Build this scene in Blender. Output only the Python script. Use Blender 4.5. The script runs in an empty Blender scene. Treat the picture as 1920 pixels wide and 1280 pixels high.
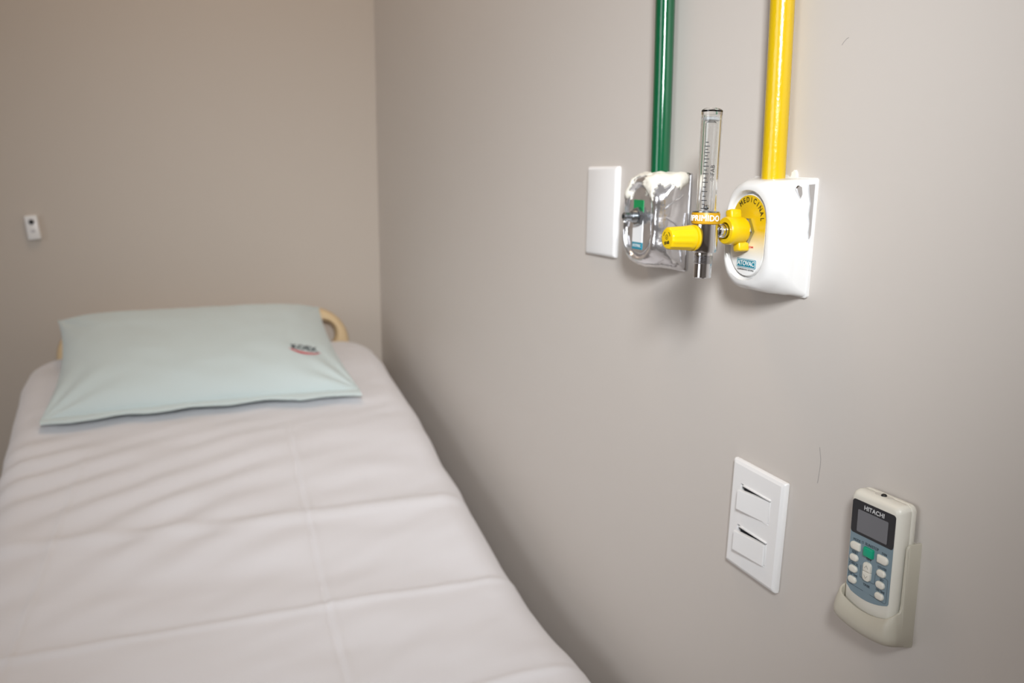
import bpy, bmesh, math, random
from mathutils import Vector, Matrix, noise
random.seed(7)
S = bpy.context.scene
COL = S.collection
PI = math.pi
R = math.radians

# ------------------------------------------------------------------ camera
cam_d = bpy.data.cameras.new('camera')
cam = bpy.data.objects.new('camera', cam_d)
COL.objects.link(cam)
S.camera = cam
YAW, PITCH, ROLL = R(22.8604), R(9.4395), R(0.19)
cam_d.sensor_width = 36.0
cam_d.lens = 1600.77 / 1920 * 36.0
cam_d.clip_start = 0.02
F = Vector((math.sin(YAW)*math.cos(PITCH), math.cos(YAW)*math.cos(PITCH), -math.sin(PITCH)))
RT = Vector((math.cos(YAW), -math.sin(YAW), 0))
UP = RT.cross(F)
r2 = math.cos(ROLL)*RT + math.sin(ROLL)*UP
u2 = -math.sin(ROLL)*RT + math.cos(ROLL)*UP
m = Matrix((r2, u2, -F)).transposed().to_4x4()
CAM = Vector((-0.5549, 0, 0))
m.translation = CAM
cam.matrix_world = m
cam_d.dof.use_dof = True
cam_d.dof.focus_distance = 0.735
cam_d.dof.aperture_fstop = 5.6

# ------------------------------------------------------------------ world, lights, exposure
FLOOR, CEIL = -1.24, 1.46
XL, YB, YF = -2.75, 2.22, -2.1
WIN = (-0.40, 0.80, -0.20, 1.00)      # y0, y1, z0, z1 of the window in the left wall
w = bpy.data.worlds.new('world')
S.world = w
w.use_nodes = True
w.node_tree.nodes['Background'].inputs[0].default_value = (0.75, 0.85, 1.0, 1)
w.node_tree.nodes['Background'].inputs[1].default_value = 0.6

def area(name, loc, target, sx, sy, power, col):
    l = bpy.data.lights.new(name, 'AREA')
    l.shape = 'RECTANGLE'
    l.size, l.size_y = sx, sy
    l.energy = power
    l.color = col
    o = bpy.data.objects.new(name, l)
    COL.objects.link(o)
    o.location = loc
    d = Vector(target) - Vector(loc)
    o.rotation_euler = d.to_track_quat('-Z', 'Y').to_euler()
    return o
area('window_daylight', (XL-0.03, 0.2, 0.4), (0, 0.2, 0.4), 1.2, 1.2, 14.5, (0.95, 0.97, 1.0))
area('ceiling_lamp', (-0.42, 1.35, CEIL-0.05), (-0.42, 1.35, -1), 0.45, 0.45, 5.4, (1.0, 0.73, 0.50))
# the photographer's flash, in a small diffuser just above and behind the camera
fl = area('camera_flash', (-0.60, -0.20, 0.37), (0, 1.62, -0.24), 0.15, 0.23, 3.5, (0.94, 0.97, 1.0))
fl.data.spread = R(65)
S.view_settings.view_transform = 'Standard'
S.view_settings.look = 'None'
S.view_settings.gamma = 1.0
S.view_settings.use_curve_mapping = False
S.view_settings.exposure = 0.0

# ------------------------------------------------------------------ materials
def srgb(*c):
    c = [v/255 for v in c]
    return tuple((v/12.92 if v <= 0.04045 else ((v+0.055)/1.055)**2.4) for v in c) + (1,)
MATS = {}
def mat(name, col, rough=0.5, metal=0.0, spec=0.5, bump=0.0, bscale=200.0, coat=0.0, var=0.0, vscale=4.0, bdist=0.001, stretch=(1,1,1)):
    if name in MATS:
        return MATS[name]
    mt = bpy.data.materials.new(name)
    mt.use_nodes = True
    nt = mt.node_tree
    b = nt.nodes['Principled BSDF']
    b.inputs['Base Color'].default_value = col
    b.inputs['Roughness'].default_value = rough
    b.inputs['Metallic'].default_value = metal
    b.inputs['Specular IOR Level'].default_value = spec
    b.inputs['Coat Weight'].default_value = coat
    tc = nt.nodes.new('ShaderNodeTexCoord')
    mp = nt.nodes.new('ShaderNodeMapping')
    mp.inputs['Scale'].default_value = stretch
    nt.links.new(tc.outputs['Object'], mp.inputs[0])
    if bump:
        n = nt.nodes.new('ShaderNodeTexNoise')
        n.inputs['Scale'].default_value = bscale
        n.inputs['Detail'].default_value = 4
        nt.links.new(mp.outputs[0], n.inputs['Vector'])
        bn = nt.nodes.new('ShaderNodeBump')
        bn.inputs['Strength'].default_value = bump
        bn.inputs['Distance'].default_value = bdist
        nt.links.new(n.outputs[0], bn.inputs['Height'])
        nt.links.new(bn.outputs[0], b.inputs['Normal'])
    if var:
        n = nt.nodes.new('ShaderNodeTexNoise')
        n.inputs['Scale'].default_value = vscale
        n.inputs['Detail'].default_value = 3
        nt.links.new(mp.outputs[0], n.inputs['Vector'])
        rp = nt.nodes.new('ShaderNodeMix')
        rp.data_type = 'RGBA'
        rp.inputs['A'].default_value = tuple(v*(1-var) for v in col[:3]) + (1,)
        rp.inputs['B'].default_value = tuple(min(1, v*(1+var)) for v in col[:3]) + (1,)
        nt.links.new(n.outputs[0], rp.inputs['Factor'])
        nt.links.new(rp.outputs['Result'], b.inputs['Base Color'])
    MATS[name] = mt
    return mt
M_WALL = mat('wall_paint', srgb(205, 198, 191), 0.42, spec=0.35, bump=0.12, bscale=90, bdist=0.0006, var=0.012, vscale=3)
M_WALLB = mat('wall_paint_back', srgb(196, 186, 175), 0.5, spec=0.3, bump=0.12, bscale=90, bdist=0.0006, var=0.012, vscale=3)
M_CEIL = mat('ceiling_paint', srgb(235, 233, 230), 0.8, bump=0.1, bscale=60)
M_FLOOR = mat('floor_vinyl', srgb(150, 140, 130), 0.4, var=0.06, vscale=6)
M_PLATE = mat('white_plate_plastic', srgb(238, 237, 236), 0.28, bump=0.03, bscale=300, bdist=0.0003)
M_DARK = mat('dark_gap', srgb(28, 32, 44), 0.6, var=0.05)
M_GREENP = mat('green_pipe_paint', srgb(5, 84, 50), 0.13, bump=0.25, bscale=130, bdist=0.0006, stretch=(1, 1, 0.35), coat=0.3)
M_YELP = mat('yellow_pipe_paint', srgb(208, 172, 6), 0.22, bump=0.35, bscale=420, bdist=0.0007, stretch=(1, 1, 0.6), coat=0.2)
M_YEL = mat('yellow_plastic', srgb(224, 186, 6), 0.3, bump=0.03, bscale=200)
M_YELBAND = mat('yellow_band_print', srgb(192, 144, 8), 0.4, var=0.02)
M_CHROME = mat('chrome', srgb(215, 215, 217), 0.10, metal=1.0, bump=0.04, bscale=120, bdist=0.0004)
M_CHROME_W = mat('chrome_under_film', srgb(234, 233, 235), 0.17, metal=0.92, bump=0.6, bscale=75, bdist=0.0016)
M_STEEL = mat('zinc_steel', srgb(176, 182, 186), 0.24, metal=1.0, bump=0.1, bscale=200)
M_WHITEP = mat('white_gloss_paint', srgb(226, 225, 223), 0.22, bump=0.22, bscale=60, bdist=0.0010)
M_SMEAR = mat('cream_dried_paint', srgb(232, 228, 216), 0.5, bump=0.6, bscale=160, bdist=0.0012)
M_INK = mat('black_ink', srgb(24, 22, 22), 0.5, var=0.05)
M_INKB = mat('brown_black_ink', srgb(50, 40, 10), 0.5, var=0.05)
M_WHITEINK = mat('white_ink', srgb(245, 245, 240), 0.5, var=0.02)
M_RED = mat('red_ink', srgb(206, 60, 50), 0.6, var=0.05)
M_TEAL = mat('teal_print', srgb(0, 132, 156), 0.4, var=0.03)
M_GREENPRINT = mat('green_print', srgb(0, 135, 75), 0.4, var=0.03)
M_LABELW = mat('white_label', srgb(236, 236, 236), 0.4, var=0.02)
M_IVORY = mat('ivory_plastic', srgb(226, 222, 210), 0.36, bump=0.06, bscale=500, bdist=0.0003)
M_IVORYD = mat('ivory_holder_plastic', srgb(196, 190, 174), 0.4, bump=0.06, bscale=500, bdist=0.0003)
M_BTN = mat('button_rubber', srgb(226, 222, 210), 0.5, var=0.02)
M_BTNG = mat('green_button_rubber', srgb(12, 160, 122), 0.45, var=0.03)
M_BLUE = mat('blue_grey_panel', srgb(122, 142, 152), 0.35, var=0.02)
M_BLACKP = mat('black_bezel', srgb(38, 38, 42), 0.3, var=0.03)
M_LCD = mat('grey_lcd', srgb(112, 112, 116), 0.25, var=0.02)
M_GREYINK = mat('grey_ink', srgb(70, 80, 88), 0.5, var=0.05)
M_SILVERINK = mat('silver_ink', srgb(205, 205, 205), 0.4, var=0.03)
M_HEAD = mat('cream_headboard_plastic', srgb(226, 200, 158), 0.4, var=0.03)
M_METALW = mat('cream_bed_metal', srgb(215, 208, 195), 0.4, var=0.03)
M_RUBBER = mat('grey_rubber', srgb(70, 70, 72), 0.7, var=0.05)
M_MATT = mat('blue_mattress_vinyl', srgb(60, 80, 110), 0.5, var=0.05)
M_LOGO = mat('dark_grey_print', srgb(66, 74, 80), 0.7, var=0.05)
M_LOGOR = mat('red_print', srgb(208, 78, 84), 0.7, var=0.05)

def fabric(name, col, var):
    mt = mat(name, col, 0.85, spec=0.15, bump=0.25, bscale=900, bdist=0.0003, var=var, vscale=5)
    b = mt.node_tree.nodes['Principled BSDF']
    b.inputs['Sheen Weight'].default_value = 0.25
    return mt
M_SHEET = fabric('lilac_white_sheet', srgb(226, 225, 228), 0.02)
M_PILLOW = fabric('pale_blue_pillowcase', srgb(205, 218, 218), 0.03)

def glass(name, col, rough=0.02, ior=1.45):
    mt = bpy.data.materials.new(name)
    mt.use_nodes = True
    b = mt.node_tree.nodes['Principled BSDF']
    b.inputs['Base Color'].default_value = col
    b.inputs['Roughness'].default_value = rough
    b.inputs['IOR'].default_value = ior
    b.inputs['Transmission Weight'].default_value = 1.0
    return mt
M_GLASS = glass('clear_polycarbonate', (0.97, 0.98, 0.98, 1))
M_FROST = glass('frosted_inner_tube', (0.98, 0.98, 0.98, 1), 0.15, 1.08)

# sticker of the compressed-air outlet: printed yellow that fades to white towards its foot
def sticker_mat():
    mt = bpy.data.materials.new('yellow_fading_print')
    mt.use_nodes = True
    nt = mt.node_tree
    b = nt.nodes['Principled BSDF']
    b.inputs['Roughness'].default_value = 0.28
    tc = nt.nodes.new('ShaderNodeTexCoord')
    sx = nt.nodes.new('ShaderNodeSeparateXYZ')
    nt.links.new(tc.outputs['Object'], sx.inputs[0])
    mr = nt.nodes.new('ShaderNodeMapRange')
    mr.inputs['From Min'].default_value = -0.022
    mr.inputs['From Max'].default_value = 0.006
    nt.links.new(sx.outputs['Y'], mr.inputs['Value'])
    mx = nt.nodes.new('ShaderNodeMix')
    mx.data_type = 'RGBA'
    mx.inputs['A'].default_value = srgb(240, 240, 238)
    mx.inputs['B'].default_value = srgb(214, 176, 18)
    nt.links.new(mr.outputs[0], mx.inputs['Factor'])
    nt.links.new(mx.outputs['Result'], b.inputs['Base Color'])
    return mt
M_STICKER = sticker_mat()

# ------------------------------------------------------------------ helpers
def obj(name, bm, material, parent=None, smooth=40, mw=None):
    me = bpy.data.meshes.new(name)
    bmesh.ops.recalc_face_normals(bm, faces=bm.faces)
    bm.to_mesh(me)
    bm.free()
    if material:
        me.materials.append(material)
    if smooth:
        me.polygons.foreach_set('use_smooth', [True]*len(me.polygons))
        me.set_sharp_from_angle(angle=R(smooth))
    o = bpy.data.objects.new(name, me)
    COL.objects.link(o)
    if parent:
        o.parent = parent
    return o
def tag(o, label=None, cat=None, group=None, kind=None):
    if label: o['label'] = label
    if cat: o['category'] = cat
    if group: o['group'] = group
    if kind: o['kind'] = kind
    return o
def thing(name, label, cat, mw, group=None):
    o = bpy.data.objects.new(name, None)
    COL.objects.link(o)
    o.empty_display_size = 0.05
    o.matrix_world = mw
    return tag(o, label, cat, group)
# frame of a thing on the right wall: local x = to the right when facing the wall, y = up, z = out of the wall
def wallframe(y, z, rot=0.0, x=0.0):
    b = Matrix(((0, 0, -1, x), (-1, 0, 0, y), (0, 1, 0, z), (0, 0, 0, 1)))
    return b @ Matrix.Rotation(rot, 4, 'Z')
def BM():
    return bmesh.new()
def box(bm, x0, x1, y0, y1, z0, z1, bev=0.0, seg=2, T=None):
    r = bmesh.ops.create_cube(bm, size=1)
    vs = r['verts']
    for v in vs:
        v.co = Vector(((x0+x1)/2 + v.co.x*(x1-x0), (y0+y1)/2 + v.co.y*(y1-y0), (z0+z1)/2 + v.co.z*(z1-z0)))
    if bev:
        es = list({e for v in vs for e in v.link_edges})
        rr = bmesh.ops.bevel(bm, geom=es, offset=bev, segments=seg, affect='EDGES', profile=0.5)
        vs = list({v for f in rr['faces'] for v in f.verts} | {v for v in vs if v.is_valid})
    if T:
        for v in vs: v.co = T @ v.co
    return vs
def rrect(hw, hh, r, z, cx=0, cy=0, K=8):
    r = min(r, hw-1e-6, hh-1e-6)
    pts = []
    for (sx, sy, a0) in ((1, 1, 0), (-1, 1, PI/2), (-1, -1, PI), (1, -1, 1.5*PI)):
        for k in range(K+1):
            a = a0 + k*PI/2/K
            pts.append(Vector((cx + sx*(hw-r) + r*math.cos(a), cy + sy*(hh-r) + r*math.sin(a), z)))
    return pts
def loft(bm, loops, cap0=True, cap1=True, closed=True):
    L = [[bm.verts.new(p) for p in lp] for lp in loops]
    n = len(L[0])
    for a, b in zip(L, L[1:]):
        for i in range(n if closed else n-1):
            j = (i+1) % n
            bm.faces.new((a[i], a[j], b[j], b[i]))
    if cap0: bm.faces.new(list(reversed(L[0])))
    if cap1: bm.faces.new(L[-1])
    return L
def circ(r, z, n=32, cx=0, cy=0, ph=0):
    return [Vector((cx + r*math.cos(ph+2*PI*i/n), cy + r*math.sin(ph+2*PI*i/n), z)) for i in range(n)]
def lathe(bm, prof, n=32, T=None, cap0=True, cap1=True):
    L = loft(bm, [circ(r, z, n) for r, z in prof], cap0, cap1)
    if T:
        for lp in L:
            for v in lp: v.co = T @ v.co
def axis(origin, direction):
    q = Vector(direction).to_track_quat('Z', 'Y')
    return Matrix.Translation(origin) @ q.to_matrix().to_4x4()
def prism(bm, pts, z0, z1, bev=0):
    a = [bm.verts.new((p[0], p[1], z0)) for p in pts]
    b = [bm.verts.new((p[0], p[1], z1)) for p in pts]
    n = len(pts)
    for i in range(n):
        j = (i+1) % n
        bm.faces.new((a[i], a[j], b[j], b[i]))
    bm.faces.new(list(reversed(a)))
    f = bm.faces.new(b)
    if bev:
        bmesh.ops.bevel(bm, geom=list(f.edges), offset=bev, segments=2, affect='EDGES')
def strip(bm, pts, wd, z0, z1):
    """a raised line of width wd along 2-D points"""
    for a, b in zip(pts, pts[1:]):
        a, b = Vector(a), Vector(b)
        d = (b-a).normalized()
        nrm = Vector((-d.y, d.x))*wd/2
        prism(bm, [a-nrm, b-nrm, b+nrm, a+nrm], z0, z1)
def tube(bm, pts, r, n=12):
    pts = [Vector(p) for p in pts]
    loops = []
    for i, p in enumerate(pts):
        d = (pts[min(i+1, len(pts)-1)] - pts[max(i-1, 0)]).normalized()
        q = d.to_track_quat('Z', 'Y')
        loops.append([p + q @ Vector((r*math.cos(2*PI*k/n), r*math.sin(2*PI*k/n), 0)) for k in range(n)])
    loft(bm, loops)
def text_bm(s, size, bold=0.0, ext=0.00008, spacing=1.0, align='CENTER'):
    c = bpy.data.curves.new('t', 'FONT')
    c.body = s
    c.size = size
    c.extrude = ext
    c.space_character = spacing
    c.align_x = align
    c.align_y = 'CENTER'
    c.resolution_u = 3
    o = bpy.data.objects.new('t', c)
    COL.objects.link(o)
    dg = bpy.context.evaluated_depsgraph_get()
    me = bpy.data.meshes.new_from_object(o.evaluated_get(dg))
    bm = BM()
    # bolder strokes: the outline repeated a hair to each side
    for kz, (dx, dy) in enumerate(((0, 0), (bold, 0), (-bold, 0), (0, bold), (0, -bold)) if bold else ((0, 0),)):
        n0 = len(bm.verts)
        bm.from_mesh(me)
        bm.verts.ensure_lookup_table()
        for v in bm.verts[n0:]:
            v.co.x += dx
            v.co.y += dy
            v.co.z += kz*.000025
    bpy.data.objects.remove(o)
    bpy.data.meshes.remove(me)
    bpy.data.curves.remove(c)
    return bm
def text(name, s, size, x, y, z, material, parent, bold=0.0, sx=1.0, rot=0.0, spacing=1.0, warp=None, ext=0.00008, T=None, align='CENTER'):
    bm = text_bm(s, size, bold, ext, spacing, align)
    if warp:
        bmesh.ops.subdivide_edges(bm, edges=[e for e in bm.edges if e.calc_length() > size*0.3], cuts=3)
    M = Matrix.Translation((x, y, z)) @ Matrix.Rotation(rot, 4, 'Z') @ Matrix.Diagonal((sx, 1, 1, 1))
    for v in bm.verts:
        v.co = M @ v.co
        if warp: v.co = warp(v.co)
        if T: v.co = T @ v.co
    return obj(name, bm, material, parent, smooth=0)

# ------------------------------------------------------------------ the room
def slab(name, x0, x1, y0, y1, z0, z1, material):
    bm = BM()
    box(bm, x0, x1, y0, y1, z0, z1)
    return tag(obj(name, bm, material, smooth=0), kind='structure')
T_ = 0.12
wr = slab('wall_right', 0, T_, YF-T_, YB+T_, FLOOR, CEIL, M_WALL)
wb = slab('wall_back', XL-T_, 0, YB, YB+T_, FLOOR, CEIL, M_WALLB)
slab('floor', XL-T_, T_, YF-T_, YB+T_, FLOOR-0.1, FLOOR, M_FLOOR)
slab('ceiling', XL-T_, T_, YF-T_, YB+T_, CEIL, CEIL+0.1, M_CEIL)
slab('wall_front', XL-T_, 0, YF-T_, YF, FLOOR, CEIL, M_WALL)
y0, y1, z0, z1 = WIN
bm = BM()
box(bm, XL-T_, XL, YF, y0, FLOOR, CEIL)
box(bm, XL-T_, XL, y1, YB, FLOOR, CEIL)
box(bm, XL-T_, XL, y0, y1, FLOOR, z0)
box(bm, XL-T_, XL, y0, y1, z1, CEIL)
tag(obj('wall_left', bm, M_WALL, smooth=0), kind='structure')
bm = BM()
for a in ((y0, y0+0.03, z0, z1), (y1-0.03, y1, z0, z1), (y0+0.03, y1-0.03, z0, z0+0.03), (y0+0.03, y1-0.03, z1-0.03, z1), (0.185, 0.215, z0+.03, z1-.03)):
    box(bm, XL-0.025, XL+0.012, a[0], a[1], a[2], a[3], 0.003)
tag(obj('window_1', bm, M_PLATE), kind='structure')

# fine marks on the right wall: a curved hairline scratch, a faint one high up, two specks
for pts, wd in (([(0.5881, -0.2233), (0.5868, -0.229), (0.5857, -0.2345), (0.5858, -0.2405), (0.5866, -0.247), (0.5874, -0.2547), (0.588, -0.2575)], 0.0005),
                ([(0.5925, 0.131), (0.590, 0.1335), (0.587, 0.1355), (0.585, 0.136)], 0.0004)):
    bm = BM()
    strip(bm, [Vector(p) for p in pts], wd, 0, 0.00015)
    o = obj('scratch', bm, mat('scratch_grey', srgb(158, 152, 150), 0.5, var=0.05), wr, smooth=0)
    o.matrix_local = Matrix(((0, 0, -1, 0), (1, 0, 0, 0), (0, 1, 0, 0), (0, 0, 0, 1)))

# ------------------------------------------------------------------ bed
BY = [.1, .5, .89, 1.08, 1.25, 1.375, 1.65, 1.95, 2.12, 2.3]
BZ = [-.62, -.62, -.613, -.592, -.555, -.514, -.435, -.365, -.350, -.348]
def bedz(y):
    # smoothed piecewise profile of the raised bed top
    def lin(y):
        if y <= BY[0]: return BZ[0]
        for a, b, c, d in zip(BY, BY[1:], BZ, BZ[1:]):
            if y <= b: return c + (d-c)*(y-a)/(b-a)
        return BZ[-1]
    return (lin(y-.03)+lin(y-.015)+lin(y)+lin(y+.015)+lin(y+.03))/5
BX0, BX1, BYE = -0.815, -0.062, 2.125
def fold(d, wd, h):
    return h*math.exp(-(d/wd)**2)
def wrinkle(x, y):
    z = 0.0
    n1 = noise.noise(Vector((x*2.2+5, y*6.0, 1.3)))
    z += 0.0060*n1
    # long diagonal wrinkles that run from the left edge towards the pillow
    u = -x*0.34 + y*0.94
    wv = noise.noise(Vector((x*1.8+2, y*2.5, 9.1)))
    left = max(0.0, min(1.0, (-0.32-x)/0.35))
    band = math.exp(-((y-1.52)/0.26)**2)
    z += (0.25+0.75*left)*band*0.0058*math.sin(u*95 + wv*7.0)*max(0, 0.5+noise.noise(Vector((x*3, y*5, 4.0))))
    z += 0.0042*noise.noise(Vector((x*5-1 - y*3, y*13 + x*2, 3.3))) + 0.0016*noise.noise(Vector((x*14, y*30 - x*8, 6.1)))
    # ironed-in creases
    cy = 1.375 - 0.035*(x+0.36) + 0.006*noise.noise(Vector((x*6, 0, 0)))
    dd = cy-y+.004
    z += fold(y-cy, 0.015, 0.0045) + 0.004*max(0, min(1, dd/.03+.5))*math.exp(-max(0, dd)/0.12)*(.6+.4*math.tanh((x+.45)*8))
    cy2 = 1.155 - 0.02*(x+0.36)
    z += fold(y-cy2, 0.008, 0.0035)
    cy3 = 0.93
    z += fold(y-cy3, 0.008, 0.003)
    cx = -0.350 - 0.05*(1.25-y) * (1 if y < 1.6 else 1)*0.9
    tp = max(0, min(1, (1.68-y)/.12))
    z += tp*(-fold(x-cx, 0.0035, 0.0016) + fold(x-cx-0.008, 0.005, 0.0010))
    cx2 = -0.722 + 0.17*(y-1.36)*0.9
    z += fold(x-cx2, 0.0045, 0.0022)*max(0.1, min(1, (1.66-y)/.1))
    # puffs near the right edge below the main crease
    z += 0.006*math.exp(-((x+0.14)/0.09)**2-((y-1.27)/0.07)**2)
    z += 0.004*noise.noise(Vector((x*9+8, y*9, 7)))*math.exp(-((x+0.2)/0.15)**2)*max(0, min(1, (1.45-y)*6))
    return z
def bed_cover(inset, drop, top, with_wrinkle, nu, nv, y0=0.16):
    """closed-top, rounded-corner cover: grid over top with sides turned down"""
    bm = BM()
    cr = 0.05       # rounding of the top edge
    rows = []
    xc = (BX0+BX1)/2
    side = 14
    ts = []
    for i in range(side): ts.append(('L', i/side))
    for i in range(nu+1): ts.append(('T', i/nu))
    for i in range(1, side+1): ts.append(('R', i/side))
    for j in range(nv+1):
        t = j/nv
        y = y0 + (BYE-inset-y0)*t
        # head corners rounded in plan
        e = BYE-inset - y
        rc = 0.075
        shrink = rc - math.sqrt(max(0.0, rc*rc - (rc-e)**2)) if e < rc else 0.0
        hw = (BX1-BX0)/2 - inset - shrink
        zt = bedz(y) + top
        # head edge rounding
        re = 0.028
        hd = re - math.sqrt(max(0.0, re*re - (re-e)**2)) if e < re else 0.0
        row = []
        for kind, u in ts:
            wob = (0.006*noise.noise(Vector((y*5, 3.0 if kind == 'L' else 8.0, 0))) + 0.004*noise.noise(Vector((y*13, 1.0, 0)))) if with_wrinkle else 0
            if kind == 'T':
                x = xc + (hw-cr+0)*(2*u-1)
                z = zt - hd
            else:
                s = 1-u if kind == 'L' else u
                sg = -1 if kind == 'L' else 1
                if s < 0.5:
                    a = s/0.5*PI/2
                    x = xc + sg*(hw-cr + cr*math.sin(a) + wob*math.sin(a))
                    z = zt - hd - cr*0.62*(1-math.cos(a))
                else:
                    q = (s-0.5)/0.5
                    x = xc + sg*(hw + wob*(1+0.5*q) + 0.006*math.sin(y*38)*q*(1 if with_wrinkle else 0))
                    z = zt - hd - cr*0.62 - (drop-cr*0.62)*q
            if kind != 'L': x += 0.011*max(0, min(1, (1.2-y)/.35))*(u if kind == 'T' else 1)
            if with_wrinkle:
                f = 1.0 if kind == 'T' else (1-(1-u if kind == 'L' else u))**2
                z += wrinkle(x, y)*f
            row.append(bm.verts.new((x, y, z)))
        rows.append(row)
    for a, b in zip(rows, rows[1:]):
        for i in range(len(a)-1):
            bm.faces.new((a[i], a[i+1], b[i+1], b[i]))
    # head end turned down
    prev = rows[-1]
    for k in range(1, 5):
        dz = drop*k/4
        new = [bm.verts.new((v.co.x, v.co.y + 0.004*k/4, min(v.co.z, v.co.z - max(0, dz-(rows[-1][len(prev)//2].co.z - v.co.z))))) for v in rows[-1]]
        for i in range(len(prev)-1):
            bm.faces.new((prev[i], prev[i+1], new[i+1], new[i]))
        prev = new
    return bm
bed = thing('hospital_bed', 'hospital bed with cream curved headboard and raised backrest, standing beside the right wall', 'bed', Matrix.Translation((-0.44, 1.15, FLOOR)))
OFF = Matrix.Translation((0.44, -1.15, -FLOOR))
def bedpart(name, bm, material, smooth=40):
    for v in bm.verts: v.co = OFF @ v.co
    return obj(name, bm, material, bed, smooth)
bm = BM()
rows = []
for j in range(41):
    y = 0.18 + (2.10-0.18)*j/40
    zt = bedz(y) - 0.014
    rows.append([Vector((x, y, z)) for x, z in ((BX0+.035, zt-.11), (BX0+.012, zt-.09), (BX0+.012, zt-.05), (BX0+.05, zt), (BX1-.05, zt), (BX1-.012, zt-.05), (BX1-.012, zt-.09), (BX1-.035, zt-.11))])
loft(bm, rows)
bedpart('mattress', bm, M_MATT)
bm = BM()
rows = []
for j in range(21):
    y = 0.18 + (2.10-0.18)*j/20
    zt = bedz(y) - 0.126
    rows.append([Vector((x, y, z)) for x, z in ((BX0+.05, zt-.03), (BX0+.05, zt), (BX1-.05, zt), (BX1-.05, zt-.03))])
loft(bm, rows)
bedpart('mattress_platform', bm, M_METALW)
bm = BM()
for x in (BX0+.06, BX1-.10):
    box(bm, x, x+.04, 0.18, 2.14, -0.86, -0.80, 0.006)
for y in (0.3, 1.2, 2.0):
    box(bm, BX0+.10, BX1-.10, y, y+.04, -0.85, -0.81, 0.004)
for y in (1.25, 1.7, 2.02):
    for x in (BX0+.065, BX1-.095):
        box(bm, x, x+.03, y, y+.03, -0.81, bedz(y)-0.155, 0.003)
for x in (BX0+.065, BX1-.095):
    box(bm, x, x+.03, 0.4, 0.43, -0.81, bedz(0.4)-0.155, 0.003)
bedpart('bed_frame', bm, M_METALW)
for x in (BX0+.08, BX1-.08):
    for y in (0.3, 2.02):
        bm = BM()
        box(bm, x-.02, x+.02, y-.02, y+.02, FLOOR+0.10, -0.86, 0.004)
        leg = bedpart('leg', bm, M_METALW)
        bm = BM()
        lathe(bm, [(0.02, -0.012), (0.048, -0.012), (0.05, -0.008), (0.05, 0.008), (0.048, 0.012), (0.02, 0.012)], 24, axis((x, y, FLOOR+0.05), (1, 0, 0)))
        box(bm, x-.018, x-.014, y-.012, y+.012, FLOOR+.04, FLOOR+.10)
        box(bm, x+.014, x+.018, y-.012, y+.012, FLOOR+.04, FLOOR+.10)
        for v in bm.verts: v.co = OFF @ v.co
        obj('caster', bm, M_RUBBER, leg)
# headboard: rounded plastic ring with an open grip slot and a lower panel
HBX0, HBX1, HBZ, HBY = -0.768, -0.100, -0.268, 2.158
bm = BM()
hw, cx = (HBX1-HBX0)/2, (HBX0+HBX1)/2
zlo = -0.80
def hb(hw, top, bot, r, yy, K=12):
    return [Vector((p.x, yy, p.y)) for p in rrect(hw, (top-bot)/2, r, 0, cx, (top+bot)/2, K)]
outer = lambda i, yy: hb(hw-i, HBZ-i, zlo+i, 0.095-i, yy)
inner = lambda i, yy: hb(hw-.036+i, HBZ-.034+i, HBZ-.105-i, 0.034+i, yy)
t = 0.018
loops = [inner(0.006, HBY-t), outer(0.012, HBY-t), outer(0.004, HBY-t*.7), outer(0, HBY), outer(0.004, HBY+t*.7), outer(0.012, HBY+t), inner(0.006, HBY+t), inner(0.001, HBY+t*.6), inner(0, HBY), inner(0.001, HBY-t*.6), inner(0.006, HBY-t)]
L = loft(bm, loops, False, False)
bmesh.ops.remove_doubles(bm, verts=bm.verts, dist=1e-5)
bedpart('headboard', bm, M_HEAD)

sheet = obj('bed_sheet', bed_cover(0.0, 0.20, 0.0, True, 230, 560), M_SHEET, smooth=60)
md = sheet.modifiers.new('thickness', 'SOLIDIFY')
md.thickness = 0.002
md.offset = 1
tag(sheet, 'pale lilac white sheet with ironed-in creases tucked over the bed mattress', 'sheet')

# ------------------------------------------------------------------ pillow
PC = {'BL': Vector((-0.762, 1.722, bedz(1.722)+0.016)), 'BR': Vector((-0.166, 1.742, bedz(1.742)+0.016)),
      'TL': Vector((-0.752, 2.085, -0.264)), 'TR': Vector((-0.184, 2.100, -0.262))}
def pil_mid(s, t):
    # s: left..right, t: front..back, -1..1 ; sides drawn in between the corners
    s2 = s*(1 - (0.075 if s < 0 else 0.05)*(1-t*t)*abs(s))
    t2 = t*(1 - 0.055*(1-s*s)*abs(t))
    a, b = (s2+1)/2, (t2+1)/2
    return PC['BL'].lerp(PC['BR'], a).lerp(PC['TL'].lerp(PC['TR'], a), b)
def pil(s, t, side):
    p = pil_mid(s, t)
    e = max(0.0, (1-abs(s)**3.2))*max(0.0, (1-abs(t)**2.8))
    nrm = Vector((0.0, -0.30, 0.95))
    if side > 0:
        h = 0.060*e**0.55
        h += 0.0035*noise.noise(Vector((s*2.0, t*2.2, 1)))*e**.4 + 0.0016*noise.noise(Vector((s*6, t*5, 5)))*e**.3
        # pulls that radiate from the corners
        for cs, ct in ((-1, -1), (1, -1), (-1, 1), (1, 1)):
            dx, dy = (s-cs), (t-ct)*0.7
            rr = math.hypot(dx, dy)
            h += 0.0035*math.sin(math.atan2(dy, dx)*11+cs)*math.exp(-(rr/0.42)**2)*min(1, rr*5)
        if t < -0.7: h += 0.004*math.sin(s*9)*(-t-.7)/.3*(1-s*s)
        return p + nrm*h
    q = p - nrm*(0.030*e**0.6)
    zb = bedz(q.y) + 0.007
    if q.z < zb: q.z = min(zb, p.z)
    return q
def pgrid(N):
    return [math.sin(-PI/2 + PI*i/N)*0.55 + (-1+2*i/N)*0.45 for i in range(N+1)]
bm = BM()
NS, NT = 110, 80
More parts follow.
